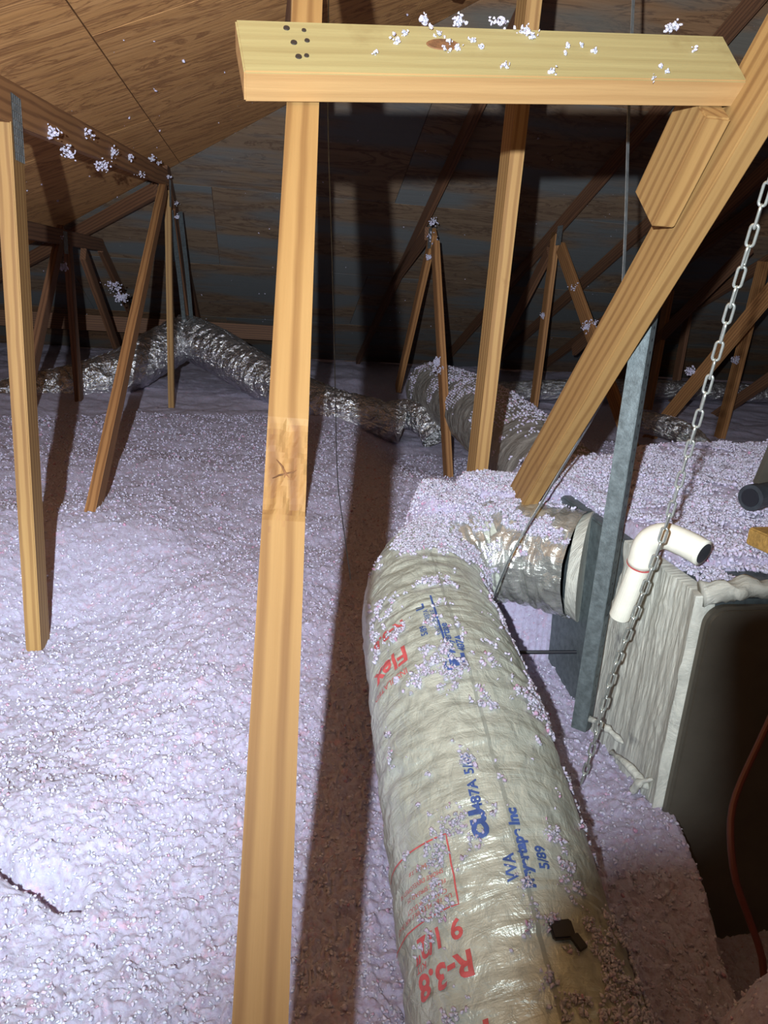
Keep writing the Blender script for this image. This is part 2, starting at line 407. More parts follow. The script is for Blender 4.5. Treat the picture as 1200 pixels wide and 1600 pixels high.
for i in range(nx-1):
    for j in range(n):
        F.append((i*n+j, i*n+(j+1) % n, (i+1)*n+(j+1) % n, (i+1)*n+j))
me = pmesh('web', V, F+[tuple(range(n-1, -1, -1)), tuple((nx-1)*n+k for k in range(n))])
bm = bmesh.new(); bm.from_mesh(me); bmesh.ops.recalc_face_normals(bm, faces=bm.faces[:]); bm.to_mesh(me); bm.free()
me.materials.append(PINE); me.materials.append(PINE_K)
for pl_ in me.polygons:
    c_ = pl_.center
    if abs(c_.y*d_front-.0445+.004) < .012 and len(pl_.vertices) == 4:
        e_ = .016*vnoise(np.array([[c_.x*60, c_.z*90+5]]))[0]+.010*vnoise(np.array([[c_.x*150, c_.z*200+5]]))[0]
        if c0-.052+e_ < c_.x < c0+.044+e_: pl_.material_index = 1
main_web = meshobj('web', me, PINE, T, mw); main_web['label'] = 'long pale front post with a chipped knotty stretch'
main_web_mat = main_web
member(.080, (2.0, 1.60), (2.0, -.3), PINE, T, ext=0)
member(.088, (-.6, 1.655), (3.4, 1.655), PINE_D, T, 'top_chord')
# knot with radiating cracks on the chipped stretch
kn = []
ax = mw.to_3x3() @ Vector((1, 0, 0)); fn = mw.to_3x3() @ Vector((0, 1, 0))*d_front; sd = mw.to_3x3() @ Vector((0, 0, 1))
kc = (Vector(p0)+Vector(p1))/2+ax*(c0-.008)+fn*.0425
for k, (a, l) in enumerate(((.2, .012), (1.9, .017), (3.3, .013), (5.3, .009), (4.3, .007))):
    pts = [kc+(sd*math.cos(a+.25*t)+ax*math.sin(a+.25*t))*l*t for t in (0, .5, 1)]
    meshobj('crack', tube_mesh('crack', pts, .0006, 6, True, [.0011, .0008, .0003]), KNOTM, main_web)
for o in [c for c in main_web.children]:
    o.matrix_parent_inverse = Matrix.Identity(4); o.matrix_basis = mw.inverted()

T = empty('roof_truss', (.64, 1.5, 0), label='truss at right with a steep diagonal timber and a slender upright crossed by a shadow', cat='truss')
X = .64
dg = member(X, (.72, 1.47), (2.12, -.12), PINE, T); dg['label'] = 'broad diagonal timber running from upper right down to the fluff heap'
member(X, (2.02, 1.85), (2.05, -.2), PINE, T)
member(X, (-.6, 1.9), (2.9, 1.9), PINE_D, T, 'top_chord')
plate(X, 2.02, 1.78, T, .09, .16, 0, -1)

T = empty('roof_truss', (1.13, 5.0, 0), label='dark truss in the middle distance whose spread webs meet at a fluffy node', cat='truss')
X = 1.13
slope_chord(X, 3.55, 8.6, T)
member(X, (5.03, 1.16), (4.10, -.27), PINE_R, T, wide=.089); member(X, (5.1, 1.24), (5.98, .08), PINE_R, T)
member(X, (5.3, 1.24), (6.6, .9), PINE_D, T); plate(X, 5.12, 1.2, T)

T = empty('roof_truss', (2.1, 4.8, 0), label='dark truss behind the diagonal timber, top chord sloping down, thin upright and leaning web', cat='truss')
X = 2.1
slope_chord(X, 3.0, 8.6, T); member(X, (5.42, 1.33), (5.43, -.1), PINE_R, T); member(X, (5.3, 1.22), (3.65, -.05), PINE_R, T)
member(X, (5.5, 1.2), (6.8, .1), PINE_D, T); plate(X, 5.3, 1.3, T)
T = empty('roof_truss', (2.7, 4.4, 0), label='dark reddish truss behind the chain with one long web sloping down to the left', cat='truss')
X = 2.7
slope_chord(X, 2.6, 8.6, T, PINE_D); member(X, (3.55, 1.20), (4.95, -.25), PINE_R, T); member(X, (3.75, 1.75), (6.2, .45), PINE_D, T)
T = empty('roof_truss', (3.3, 4.8, 0), label='furthest right truss, two thin upright webs seen right of the chain', cat='truss')
X = 3.3
slope_chord(X, 2.6, 8.6, T, PINE_D); member(X, (4.72, 1.2), (4.82, -.1), PINE_R, T); member(X, (5.85, 1.0), (5.88, -.1), PINE_R, T); member(X, (4.9, 1.3), (6.9, -.1), PINE_D, T)
T = empty('roof_truss', (3.95, 4.8, 0), label='dim truss beyond the right edge, webs just showing under the far roof slope', cat='truss')
X = 3.95
slope_chord(X, 2.6, 8.6, T, PINE_D); member(X, (4.1, 1.2), (6.0, -.1), PINE_D, T); member(X, (6.6, 1.0), (6.6, -.1), PINE_D, T)

hr = beam('hip_rafter', (-2.4, 7.1, far_z(7.1)-.08), (-.66, 5.30, far_z(5.30)-.08), PINE_D, None, side=(.7, .7, 0))
tag(hr, 'dark hip beam running between the tops of the two left trusses', 'beam')
lb = beam('ledger_board', (-2.6, 7.55, .36), (.4, 7.55, .36), PINE_D, None, side=(0, 1, 0), wide=.14)
tag(lb, 'dark horizontal board across the far left corner behind the foil duct', 'board')

# ------------------------------------------------------------------ lateral brace, block
axw = Vector(ax); fr = Vector(fn)
if fr.dot(Vector((0, -1, 0))) < 0: fr = -fr
def on_web(z): t = (z-p0[2])/(p1[2]-p0[2]); return Vector(p0)+(Vector(p1)-Vector(p0))*t
bc = on_web(1.08)+fr*(.0445+.020)
T = empty('brace', (.25, bc.y, bc.z), label='pale yellow timber nailed flat across the top of the front post', cat='timber')
bL, bR = -.03, .62
mbr = frame((bL, bc.y-.006, bc.z-.006), (bR, bc.y+.050, bc.z+.064), tuple(fr))
# board with clipped upper right corner
bm = bmesh.new(); bmesh.ops.create_cube(bm, size=1)
for v in bm.verts: v.co = Vector((v.co.x*(bR-bL), v.co.y*.089, v.co.z*.038))
bmesh.ops.bevel(bm, geom=bm.edges[:], offset=.002, segments=2, affect='EDGES')
me = bpy.data.meshes.new('board'); bm.to_mesh(me); bm.free()
me.materials.append(PINE_Y); me.materials.append(PINE_B)
for pl_ in me.polygons: pl_.material_index = 1 if abs(pl_.normal.z) < .5 else 0
board = meshobj('board', me, PINE_Y, T, mbr)
def disc_on(name, local, r, d, m, parent, mworld, seg=14, squash=1):
    bm = bmesh.new(); bmesh.ops.create_cone(bm, cap_ends=True, segments=seg, radius1=r, radius2=r*.85, depth=d)
    for v in bm.verts: v.co.x *= squash
    me = bpy.data.meshes.new(name); bm.to_mesh(me); bm.free()
    return meshobj(name, me, m, parent, mworld @ Matrix.Translation(local))
for a, b, r in ((-.002, .031, .0042), (.018, .028, .003), (.003, .006, .0042), (.019, .010, .0034), (.005, -.018, .0042), (.0145, -.016, .0032)):
    sgn = 1
    loc = (.03-(bL+bR)/2+a, b*(1 if (mbr.to_3x3() @ Vector((0, 1, 0))).z > 0 else -1), .0192*(1 if (mbr.to_3x3() @ Vector((0, 0, 1))).dot(fr) > 0 else -1))
    disc_on('nail', loc, r, .002, NAIL, T, mbr)
zs = (1 if (mbr.to_3x3() @ Vector((0, 0, 1))).dot(fr) > 0 else -1)
ysg = 1 if (mbr.to_3x3() @ Vector((0, 1, 0))).z > 0 else -1
kb = disc_on('knot', (.215-(bL+bR)/2, .010*ysg, .0190*zs), .011, .0022, KNOTM, T, mbr, 20, 2.1)

bl = beam('block', (.594, 1.040, 1.148), (.594, 1.140, 1.018), PINE, None, side=(1, 0, 0))
tag(bl, 'short pine block hanging under the brace against the diagonal timber', 'block')

# ------------------------------------------------------------------ ducts
def duct(name, pts, r, m, parent=None, nS=260, nA=110, wr=.004, ring=.012, seed=0, sag=0):
    C, t = spline(pts, nS); Tn = np.gradient(C, axis=0); Tn /= np.linalg.norm(Tn, axis=1)[:, None]
    upv = np.array([0, 0, 1.]); N = upv-Tn*(Tn @ upv)[:, None]; N /= np.linalg.norm(N, axis=1)[:, None]; B = np.cross(Tn, N)
    a = np.linspace(0, 2*np.pi, nA, endpoint=False); rr = np.asarray(r if np.ndim(r) else [r]*len(pts), float)
    rs = np.interp(np.linspace(0, 1, nS), np.linspace(0, 1, len(rr)), rr)
    tt, aa = np.meshgrid(t, a, indexing='ij')
    q = np.stack([tt.ravel()*26, np.cos(aa.ravel())*1.6+3, np.sin(aa.ravel())*1.6+3], 1)
    q2 = np.stack([tt.ravel()*60+aa.ravel()*0, np.cos(aa.ravel())*3.5+3, np.sin(aa.ravel())*3.5+9], 1)
    d = wr*(1-2*np.abs(fbm(q, 3, seed+1)))+wr*.35*fbm(q2, 2, seed+2)+wr*.13*np.sin(tt.ravel()*2*np.pi/.026)
    R_ = (rs[:, None]+d.reshape(nS, nA))
    V = C[:, None, :]+R_[..., None]*(np.cos(aa)[..., None]*N[:, None, :]+np.sin(aa)[..., None]*B[:, None, :])
    idx = np.arange(nS*nA).reshape(nS, nA); nx = np.roll(idx, -1, 1)
    F = np.stack([idx[:-1], nx[:-1], nx[1:], idx[1:]], -1).reshape(-1, 4)[:, ::-1]
    uv = np.stack([tt.ravel(), aa.ravel()/(2*np.pi)], 1)
    o = meshobj(name, npmesh(name, V.reshape(-1, 3), F, uv), m, parent, None, True)
    return o, dict(C=C, t=t, N=N, B=B, rs=rs, V=V)
DP = [(.28, -.10, -.05), (.30, .20, -.03), (.325, .48, .0), (.335, .70, .055), (.338, .88, .12), (.345, 1.08, .175), (.36, 1.32, .20), (.385, 1.50, .215), (.455, 1.63, .24), (.57, 1.635, .275), (.66, 1.575, .29), (.742, 1.494, .295)]
T = empty('flex_duct', (.345, .93, 0), label='large printed flexible duct curving from the bottom of the picture to the grey plenum', cat='duct')
NJ = 8
main, MD = duct('jacket', DP[:10], [.143, .143, .142, .142, .142, .142, .142, .14, .135, .122], JACKET, T, 420, 150, .0030, seed=3)
col_, CD = duct('collar_sleeve', DP[8:], [.133, .122, .118, .124], SILVER, T, 160, 140, .0055, seed=8)
col_['label'] = 'shiny silver wrinkled sleeve at the plenum'
# band at plenum
def wrap(s, phi, lift=.0016):
    """point on the jacket: s metres along, phi from the top, positive to the left"""
    t = MD['t']; i = np.clip(np.searchsorted(t, s)-1, 0, len(t)-2); f = (s-t[i])/(t[i+1]-t[i]); nA = MD['V'].shape[1]
    # phi: angle from N toward B or -B
    a = (phi*SG) % (2*np.pi); k = a/(2*np.pi)*nA; k0 = np.floor(k).astype(int) % nA; k1 = (k0+1) % nA; g_ = (k-np.floor(k))[:, None]; f = f[:, None]
    Vv = MD['V']; P = (Vv[i, k0]*(1-g_)+Vv[i, k1]*g_)*(1-f)+(Vv[i+1, k0]*(1-g_)+Vv[i+1, k1]*g_)*f
    Cc = MD['C'][i]; n = P-Cc; n /= np.linalg.norm(n, axis=1)[:, None]; return P+n*lift
SG = 1 if MD['B'][100][0] < 0 else -1        # B points to the left (-X)?
def lettering(text, s, phi, size, mode, m, parent, bold=.0, gap=1.0):
    """mode 'ring': reads from the top round to the left; mode 'along': reads away from the hatch. s, phi locate the first letter."""
    cu = bpy.data.curves.new('lettering', 'FONT'); cu.body = text; cu.size = size; cu.offset = bold; cu.resolution_u = 3; cu.space_character = gap
    tmp = bpy.data.objects.new('tmp', cu); me = bpy.data.meshes.new_from_object(tmp)
    bm = bmesh.new(); bm.from_mesh(me)
    bmesh.ops.triangulate(bm, faces=bm.faces[:])
    bmesh.ops.subdivide_edges(bm, edges=[e for e in bm.edges if e.calc_length() > .006], cuts=2)
    bmesh.ops.triangulate(bm, faces=bm.faces[:]); bm.to_mesh(me); bm.free()
    n = len(me.vertices); co = np.empty(n*3, np.float32); me.vertices.foreach_get('co', co); co = co.reshape(-1, 3).astype(float)
    r = .143
    if mode == 'ring': ss = s-co[:, 1]; ph = phi+co[:, 0]/r
    else: ss = s+co[:, 0]; ph = phi+co[:, 1]/r
    P = wrap(ss, ph); me.vertices.foreach_set('co', P.astype(np.float32).ravel()); me.materials.clear(); me.update()
    bpy.data.objects.remove(tmp); bpy.data.curves.remove(cu)
    return meshobj('lettering', me, m, parent)
def strip(pts, wid, m, parent, name='printed_line'):
    """thin printed line through (s,phi) points"""
    P = []; F = []
    dense = []
    for (a, b) in zip(pts[:-1], pts[1:]):
        for k in range(12): dense.append((a[0]+(b[0]-a[0])*k/12, a[1]+(b[1]-a[1])*k/12))
    dense.append(pts[-1]); D = np.array(dense); d = np.gradient(D, axis=0); d[:, 1] *= .143; d /= np.linalg.norm(d, axis=1)[:, None]
    n_ = np.stack([-d[:, 1], d[:, 0]/.143], 1)*wid/2
    A_ = wrap((D+n_)[:, 0], (D+n_)[:, 1]); B_ = wrap((D-n_)[:, 0], (D-n_)[:, 1]); k = len(D)
    return meshobj(name, pmesh(name, np.r_[A_, B_], [(i, i+1, k+i+1, k+i) for i in range(k-1)]), m, parent)

# ------------------------------------------------------------------ tufts of fluff
def ico():
    bm = bmesh.new(); bmesh.ops.create_icosphere(bm, subdivisions=1, radius=1); V = np.array([v.co[:] for v in bm.verts]); F = np.array([[v.index for v in f.verts] for f in bm.faces]); bm.free(); return V, F
IV, IF = ico()
def tufts(name, P, size, m=TUFT, parent=None, flat=1.0, tint=None):
    P = np.asarray(P, float); n = len(P); size = np.broadcast_to(size, n)
    V = IV[None]*(1+.45*rng.standard_normal((n, len(IV), 1)).clip(-1.3, 1.6))
    V = V*(.55+.75*rng.random((n, 1, 3))); V[..., 2] *= flat
    a = rng.random(n)*2*np.pi; c, s = np.cos(a)[:, None], np.sin(a)[:, None]; b = rng.normal(0, .6, n); cb, sb = np.cos(b)[:, None], np.sin(b)[:, None]
    x = V[..., 0]*cb+V[..., 2]*sb; z = -V[..., 0]*sb+V[..., 2]*cb; y = V[..., 1]
    V = np.stack([x*c-y*s, x*s+y*c, z], -1)*size[:, None, None]+P[:, None, :]
    F = (IF[None]+(np.arange(n)*len(IV))[:, None, None]).reshape(-1, 3)
    me = npmesh(name, V.reshape(-1, 3), F); me.polygons.foreach_set('use_smooth', [True]*len(me.polygons))
    at = me.attributes.new('tint', 'FLOAT', 'POINT'); tv = rng.random(n) if tint is None else np.clip(tint+rng.normal(0, .15, n), 0, 1)
    at.data.foreach_set('value', np.repeat(tv, len(IV)).astype(np.float32))
    return meshobj(name, me, m, parent)
# on the bed: constant density near, thinning with distance
def scatter(n, rmin, rmax, a0, a1):
    r = np.sqrt(rng.random(n)*(rmax**2-rmin**2)+rmin**2); r = rmin+(rmax-rmin)*(rng.random(n)**1.35)
    a = rng.uniform(math.radians(a0), math.radians(a1), n); return np.sin(a)*r, np.cos(a)*r-.05
x, y = scatter(56000, .35, 5.0, -38, 46)
z = ground(x, y)+fine(x, y); d = np.hypot(x, y)
o = tufts('loose_fluff', np.stack([x, y, z+.001], 1), (.0012+.0017*rng.random(len(x)))*(.8+.42*d))
tag(o, 'loose white and pink fiberglass fluff covering the attic floor', 'insulation', kind='stuff')

def duct_tufts(name, s, phi, size, parent, lift=.003):
    return tag(tufts(name, wrap(s, phi, lift), size, parent=parent), kind='stuff')
def dens(s, phi, n_s, keepf):
    q = np.stack([s*n_s, phi*.143*n_s], 1); v = fbm(q, 4, 77, .6); return v > keepf
sE = MD['t'][-1]
N = 170000; s = rng.uniform(.1, sE, N); ph = rng.uniform(-1.75, 1.2, N)
v = fbm(np.stack([s*16, ph*2.3], 1), 5, 77, .7); v2 = fbm(np.stack([s*70, ph*10], 1), 2, 78, .6)
dn = .9*sstep(-.85, -1.35, ph)+1.3*sstep(sE-.40, sE-.24, s)*sstep(1.05, .45, np.abs(ph+.1))+1.25*np.exp(-((ph+.50)/.22)**2)*sstep(1.0, .75, s)+1.1*sstep(.86, .70, s)*sstep(-.35, -.6, ph)
k = rng.random(N) < .42*sstep(.55, 1.25, v+.45*v2+dn)
duct_tufts('fluff', s[k], ph[k], (.0010+.0020*rng.random(k.sum())**1.4)*(1+.35*sstep(.8, 1.3, s[k])), T)
x = rng.uniform(.28, .84, 15000); y = rng.uniform(1.48, 1.98, 15000); z = ground(x, y); k = z > .27
tag(tufts('fluff', np.stack([x, y, z+.004], 1)[k], .0018+.0026*rng.random(k.sum()), parent=T), kind='stuff')
N = 22000; i = rng.integers(0, 159, N); j = rng.integers(0, 140, N); Vc = CD['V'][i, j]
v = fbm(Vc*22, 3, 5); k = (Vc[:, 2] > .365) & (v > -.1) & (Vc[:, 0] < .72) | (v > .95)
tag(tufts('fluff', Vc[k]+[0, 0, .004], .0018+.0028*rng.random(k.sum()), parent=T), kind='stuff')

# ------------------------------------------------------------------ lettering on the jacket (red round the duct, blue along it)
def sphi(x, y, z):   # nearest (s, phi) for a world point
    P = MD['V'].reshape(-1, 3); i = int(np.argmin(((P-np.array((x, y, z)))**2).sum(1))); nA = MD['V'].shape[1]
    return MD['t'][i//nA], ((i % nA)/nA*2*np.pi*SG+np.pi) % (2*np.pi)-np.pi
def pix(x, y):       # surface point of the jacket seen where the photograph shows a print (measured once, gives s and phi)
    P = MD['V'].reshape(-1, 3); D = P-np.array((0, 0, H)); zz = D @ np.array(FW); u = 600+1155*(D @ np.array(RT))/zz; v_ = 800-1155*(D @ np.array(UP))/zz
    e = (u-x)**2+(v_-y)**2+np.where(zz < .05, 1e9, 0); c = np.where(e < 60)[0]
    if len(c) == 0: c = np.array([int(np.argmin(e))])
    i = int(c[np.argmin((D[c]**2).sum(1))]); nA = MD['V'].shape[1]
    return round(float(MD['t'][i//nA]), 3), round(float(((i % nA)/nA*2*np.pi*SG+np.pi) % (2*np.pi)-np.pi), 3)
PRINTS = []
def put(text, xy, size, mode, m, dphi=0, **k):
    s_, p_ = pix(*xy); o = lettering(text, s_, p_+dphi, size, mode, m, T, **k); return o

T_duct = T
for txt, xy, size, mode, m, kw in (
    ('R-3.8', (736, 1478), .040, 'ring', REDINK, dict(bold=.0012)),
    ('9 1/2"', (716, 1432), .034, 'ring', REDINK, dict(bold=.0009)),
    ('KIT', (664, 1500), .013, 'ring', REDINK, {}),
    ('FLEX', (765, 1585), .044, 'ring', REDINK, dict(bold=.0012)),
    ('UL 181 FLEXIBLE AIR DUCT', (700, 1398), .0095, 'ring', REDINK, {}),
    ('CLASS 1 AIR DUCT', (697, 1385), .0085, 'ring', REDINK, {}),
    ('FLAME SPREAD 25', (694, 1368), .0085, 'ring', REDINK, {}),
    ('SMOKE DEVELOPED 50', (690, 1350), .0085, 'ring', REDINK, {}),
    ('THERMAL R 3.8', (687, 1333), .0085, 'ring', REDINK, {}),
    ('Flex', (628, 1005), .050, 'ring', REDINK, dict(bold=.0012)),
    ('R-3.8', (626, 965), .036, 'ring', REDINK, dict(bold=.001)),
    ('INSULATED', (632, 1040), .016, 'ring', REDINK, {}),
    ('CU', (768, 1302), .026, 'along', BLUEINK, dict(bold=.0022)),
    ('487A', (757, 1258), .018, 'along', BLUEINK, dict(bold=.0006)),
    ('5/89', (741, 1205), .018, 'along', BLUEINK, dict(bold=.0004)),
    ('- - - - - -', (742, 1265), .010, 'along', BLUEINK, {}),
    ('Meyertape Inc', (838, 1384), .019, 'along', BLUEINK, dict(bold=.0010)),
    ('VVA', (812, 1372), .020, 'along', BLUEINK, dict(bold=.0006)),
    ('5/89', (858, 1352), .018, 'along', BLUEINK, dict(bold=.0006)),
    ('C', (712, 1040), .024, 'along', BLUEINK, dict(bold=.0012)),
    ('EL', (732, 1036), .026, 'along', BLUEINK, dict(bold=.0022)),
    ('Meyertape', (716, 1018), .018, 'along', BLUEINK, dict(bold=.0005)),
    ('487A', (728, 1012), .017, 'along', BLUEINK, dict(bold=.0006)),
    ('SINGAPORE', (690, 985), .014, 'along', BLUEINK, {}),
    ('5/89', (668, 985), .016, 'along', BLUEINK, dict(bold=.0004)),
    ('UL', (664, 945), .020, 'along', BLUEINK, dict(bold=.001)),
    ('487A', (668, 965), .014, 'along', BLUEINK, {})):
    s_, p_ = pix(*xy); lettering(txt, s_, p_, size, mode, m, T_duct, **kw)
a_, b_, c_, d_ = pix(692, 1300), pix(716, 1408), pix(652, 1480), pix(648, 1345)
ring = b_[1]+1.05
strip([(a_[0], ring), (a_[0], a_[1]), (b_[0], a_[1]), (b_[0], ring)], .0022, REDINK, T_duct)
u0, u1 = pix(708, 1040), pix(676, 925); strip([(u0[0], u0[1]), (u1[0], u0[1])], .0035, BLUEINK, T_duct)

# ------------------------------------------------------------------ plenum / air handler at right
PX, PY, PZ = .74, 1.03, .42
T = empty('air_plenum', (PX, PY, -.05), label='grey plenum box with a mastic-brushed side and dark front, capped with fluff', cat='plenum')
def at(x, y, z): return Matrix.Translation((x, y, z))
meshobj('casing', box_mesh('casing', 1.5, .62, .755, .004), GALV_D, T, at(PX+.752, PY+.325, .0375))
# side panel with brushed relief
ny, nz = 150, 260; yy = np.linspace(PY-.004, PY+.60, ny); zz = np.linspace(-.17, PZ+.004, nz); Y, Z = np.meshgrid(yy, zz, indexing='ij')
edge = PY+.285+.05*(PZ-Z)/.5+.02*fbm(np.stack([Y.ravel()*0, Z.ravel()*14], 1), 3, 40).reshape(Y.shape)
Yc = PY+(Y-yy[0])/(yy[-1]-yy[0])*(edge-PY)
rel = .0018*(fbm(np.stack([Yc.ravel()*60+2*Z.ravel(), Z.ravel()*6], 1), 4, 41, .6)).reshape(Y.shape)+.004*np.clip(fbm(np.stack([Yc.ravel()*30, Z.ravel()*18], 1), 3, 44).reshape(Y.shape)-.35, 0, 1)
bul = .006+.012*np.exp(-((Yc-PY)/.02)**2)
Xs = PX-bul-rel; Xs[0, :] = PX+.02; Xs[-1, :] = PX+.01; Xs[:, -1] = PX+.02
I = np.arange(ny*nz).reshape(ny, nz); Fm = np.stack([I[:-1, :-1], I[:-1, 1:], I[1:, 1:], I[1:, :-1]], -1).reshape(-1, 4)
sp = meshobj('side_panel', npmesh('side_panel', np.stack([Xs.ravel(), Yc.ravel(), Z.ravel()], 1), Fm), MASTIC, T, smooth=True); sp['label'] = 'light grey side smeared with brushed mastic'
# mastic lip round the top of the dark front, rounded inner corner
def rrect(w, h, r, n=8):
    out = []
    for cx, cy, a0 in ((w-r, h-r, 0), (r, h-r, 90), (r, r, 180), (w-r, r, 270)):
        for k in range(n+1): a = math.radians(a0+90*k/n); out.append((cx+r*math.cos(a), cy+r*math.sin(a)))
    return out
def slab(name, outline, th, m, parent, mw, bev=.003):
    bm = bmesh.new(); f = bm.faces.new([bm.verts.new((p[0], p[1], 0)) for p in outline]); r = bmesh.ops.extrude_face_region(bm, geom=[f])
    for v in r['geom']:
        if isinstance(v, bmesh.types.BMVert): v.co.z += th
    bmesh.ops.recalc_face_normals(bm, faces=bm.faces[:])
    if bev: bmesh.ops.bevel(bm, geom=[e for e in bm.edges if abs(e.verts[0].co.z-e.verts[1].co.z) < 1e-6], offset=bev, segments=2, affect='EDGES')
    me = bpy.data.meshes.new(name); bm.to_mesh(me); bm.free(); return meshobj(name, me, m, parent, mw)
fm = Matrix.Translation((PX-.001, PY+.002, -.34)) @ Matrix.Rotation(math.pi/2, 4, 'X')
fp = slab('front_panel', rrect(1.45, .75, .035), .022, CABM, T, fm, .006); fp['label'] = 'dark painted front panel with rounded corners'
lip = [(PX-.004+.05*k, PY+.006-.004*math.sin(k*1.7), PZ+.010-.006*math.cos(k*2.3)) for k in range(30)]
me = tube_mesh('mastic_lip', spline(lip, 200)[0], .016, 14); n_ = len(me.vertices); co = np.empty(n_*3, np.float32); me.vertices.foreach_get('co', co); co = co.reshape(-1, 3)
co += (.007*fbm(co*38, 3, 50)[:, None]*np.array([.3, 1, 1])).astype(np.float32); me.vertices.foreach_set('co', co.ravel())
meshobj('mastic_lip', me, MASTIC, T, smooth=True)
# drips of sealant at the foot
for k, (a, b, r) in enumerate((((.728, 1.06, .02), (.70, 1.16, .03), .010), ((.722, 1.16, .05), (.690, 1.26, .045), .008), ((.725, 1.05, .05), (.712, 1.09, -.02), .009))):
    pts = spline([a, ((a[0]+b[0])/2-.006, (a[1]+b[1])/2, (a[2]+b[2])/2+.012), b], 14)[0]
    me = tube_mesh('sealant_drip', pts, r, 8, True, [r*(1-.5*abs(i/6.5-1)+.35*vnoise(np.array([[i*1.3, k*9.]]))[0]) for i in range(14)])
    meshobj('sealant_drip', me, MASTIC, T, smooth=True)
meshobj('collar', tube_mesh('collar', [(PX-.012, 1.500, .294), (PX+.010, 1.486, .295)], .12, 40, True, [.116, .129]), MASTIC, T)

b = meshobj('rod_stub', tube_mesh('rod_stub', spline([(.585, 1.50, .072), (.64, 1.475, .084), (PX+.012, 1.452, .095)], 8)[0], .0045, 10), BLACK)
tag(b, 'short black rod sticking out of the plenum foot below the silver sleeve', 'rod')

# pvc elbow
T = empty('drain_pipe', (.705, 1.15, .40), label='white plastic drain elbow fixed on the corner of the grey plenum', cat='pipe')
e0, e1 = Vector((.692, 1.205, .305)), Vector((.694, 1.165, .435))
meshobj('pipe', tube_mesh('pipe', [e0, e1], .0195, 28), PVC, T, smooth=False)
ce = spline([(.694, 1.170, .425), (.695, 1.158, .470), (.708, 1.135, .492), (.727, 1.100, .492), (.745, 1.066, .485)], 26)[0]
meshobj('elbow', tube_mesh('elbow', ce, .0235, 28), PVC, T, smooth=True)
meshobj('primer_line', tube_mesh('primer_line', [Vector((.694, 1.1705, .4235)), Vector((.694, 1.1700, .4250))], .0240, 28), REDINK, T)
me = tube_mesh('bore', [ce[-1]+(ce[-1]-ce[-2])*.02, ce[-1]+(ce[-1]-ce[-2])*.08], .0185, 24); meshobj('bore', me, BLACKP, T)

# steel angle hanger
def strut(p0, p1, wA, wB, th, m, parent):
    """angle iron: flange A faces left and forward, flange B goes back"""
    mw_ = frame(p0, p1, (-.72, -.69, 0)); L_ = (Vector(p1)-Vector(p0)).length
    me = box_mesh('flange', L_, wA, th, .0004); meshobj('flange', me, m, parent, mw_)
    ys = 1 if (mw_.to_3x3() @ Vector((0, 1, 0))).dot(Vector((-1, .8, 0))) > 0 else -1; zs_ = 1 if (mw_.to_3x3() @ Vector((0, 0, 1))).dot(Vector((1, 1, 0))) > 0 else -1
    me = box_mesh('flange', L_, th, wB, .0004); meshobj('flange', me, m, parent, mw_ @ Matrix.Translation((0, -ys*wA/2, zs_*wB/2)))
    return mw_, ys, zs_, L_
T = empty('angle_hanger', (.675, 1.27, .06), label='dusty steel angle hanging upright in front of the plenum beside the silver sleeve', cat='hanger')
mw_, ys, zs_, L_ = strut((.685, 1.29, .95), (.672, 1.255, .02), .031, .030, .0022, GALV_D, T)
hole = tube_mesh('bolt_hole', [(0, 0, -.0013), (0, 0, .0013)], .003, 8)
for k in range(40): meshobj('bolt_hole', hole, BLACK, T, mw_ @ Matrix.Translation((-L_/2+.02+k*.0225, -ys*.0155, zs_*.017)) @ Matrix.Rotation(math.pi/2, 4, 'X'))

# strap over the elbow
def ribbon(name, pts, wid, th, m, parent=None, n=80, twist=0.):
    C, _ = spline(pts, n); V = []; F = []
    for i in range(n):
        t = Vector(C[min(i+1, n-1)]-C[max(i-1, 0)]).normalized(); a = .5+twist*i/n
        d = Vector((math.cos(a), math.sin(a), 0)); d = (d-t*d.dot(t)).normalized(); e = t.cross(d)
        for u, v in ((-1, -1), (1, -1), (1, 1), (-1, 1)): V.append(Vector(C[i])+d*u*wid/2+e*v*th/2)
    for i in range(n-1):
        for k in range(4): F.append((i*4+k, i*4+(k+1) % 4, (i+1)*4+(k+1) % 4, (i+1)*4+k))
    F += [(3, 2, 1, 0), tuple((n-1)*4+k for k in range(4))]
    return meshobj(name, pmesh(name, V, F), m, parent)
st = ribbon('duct_strap', [(.835, 1.888, 1.66), (.811, 1.754, 1.323), (.786, 1.601, .95), (.753, 1.507, .764), (.724, 1.472, .690), (.612, 1.428, .496), (.534, 1.399, .358), (.500, 1.387, .262)], .011, .0012, GALV, None, 120, .3)
tag(st, 'thin grey metal strap running down behind the diagonal timber to the duct elbow', 'strap')
wr_ = meshobj('thin_wire', tube_mesh('thin_wire', spline([(.096, 1.412, 1.655), (.106, 1.368, 1.172), (.12, 1.32, .922), (.136, 1.324, .706), (.152, 1.349, .523), (.167, 1.351, .433), (.187, 1.344, .322)], 60)[0], .0009, 6), GALV_D)
tag(wr_, 'thin grey wire hanging just right of the long front post', 'wire')

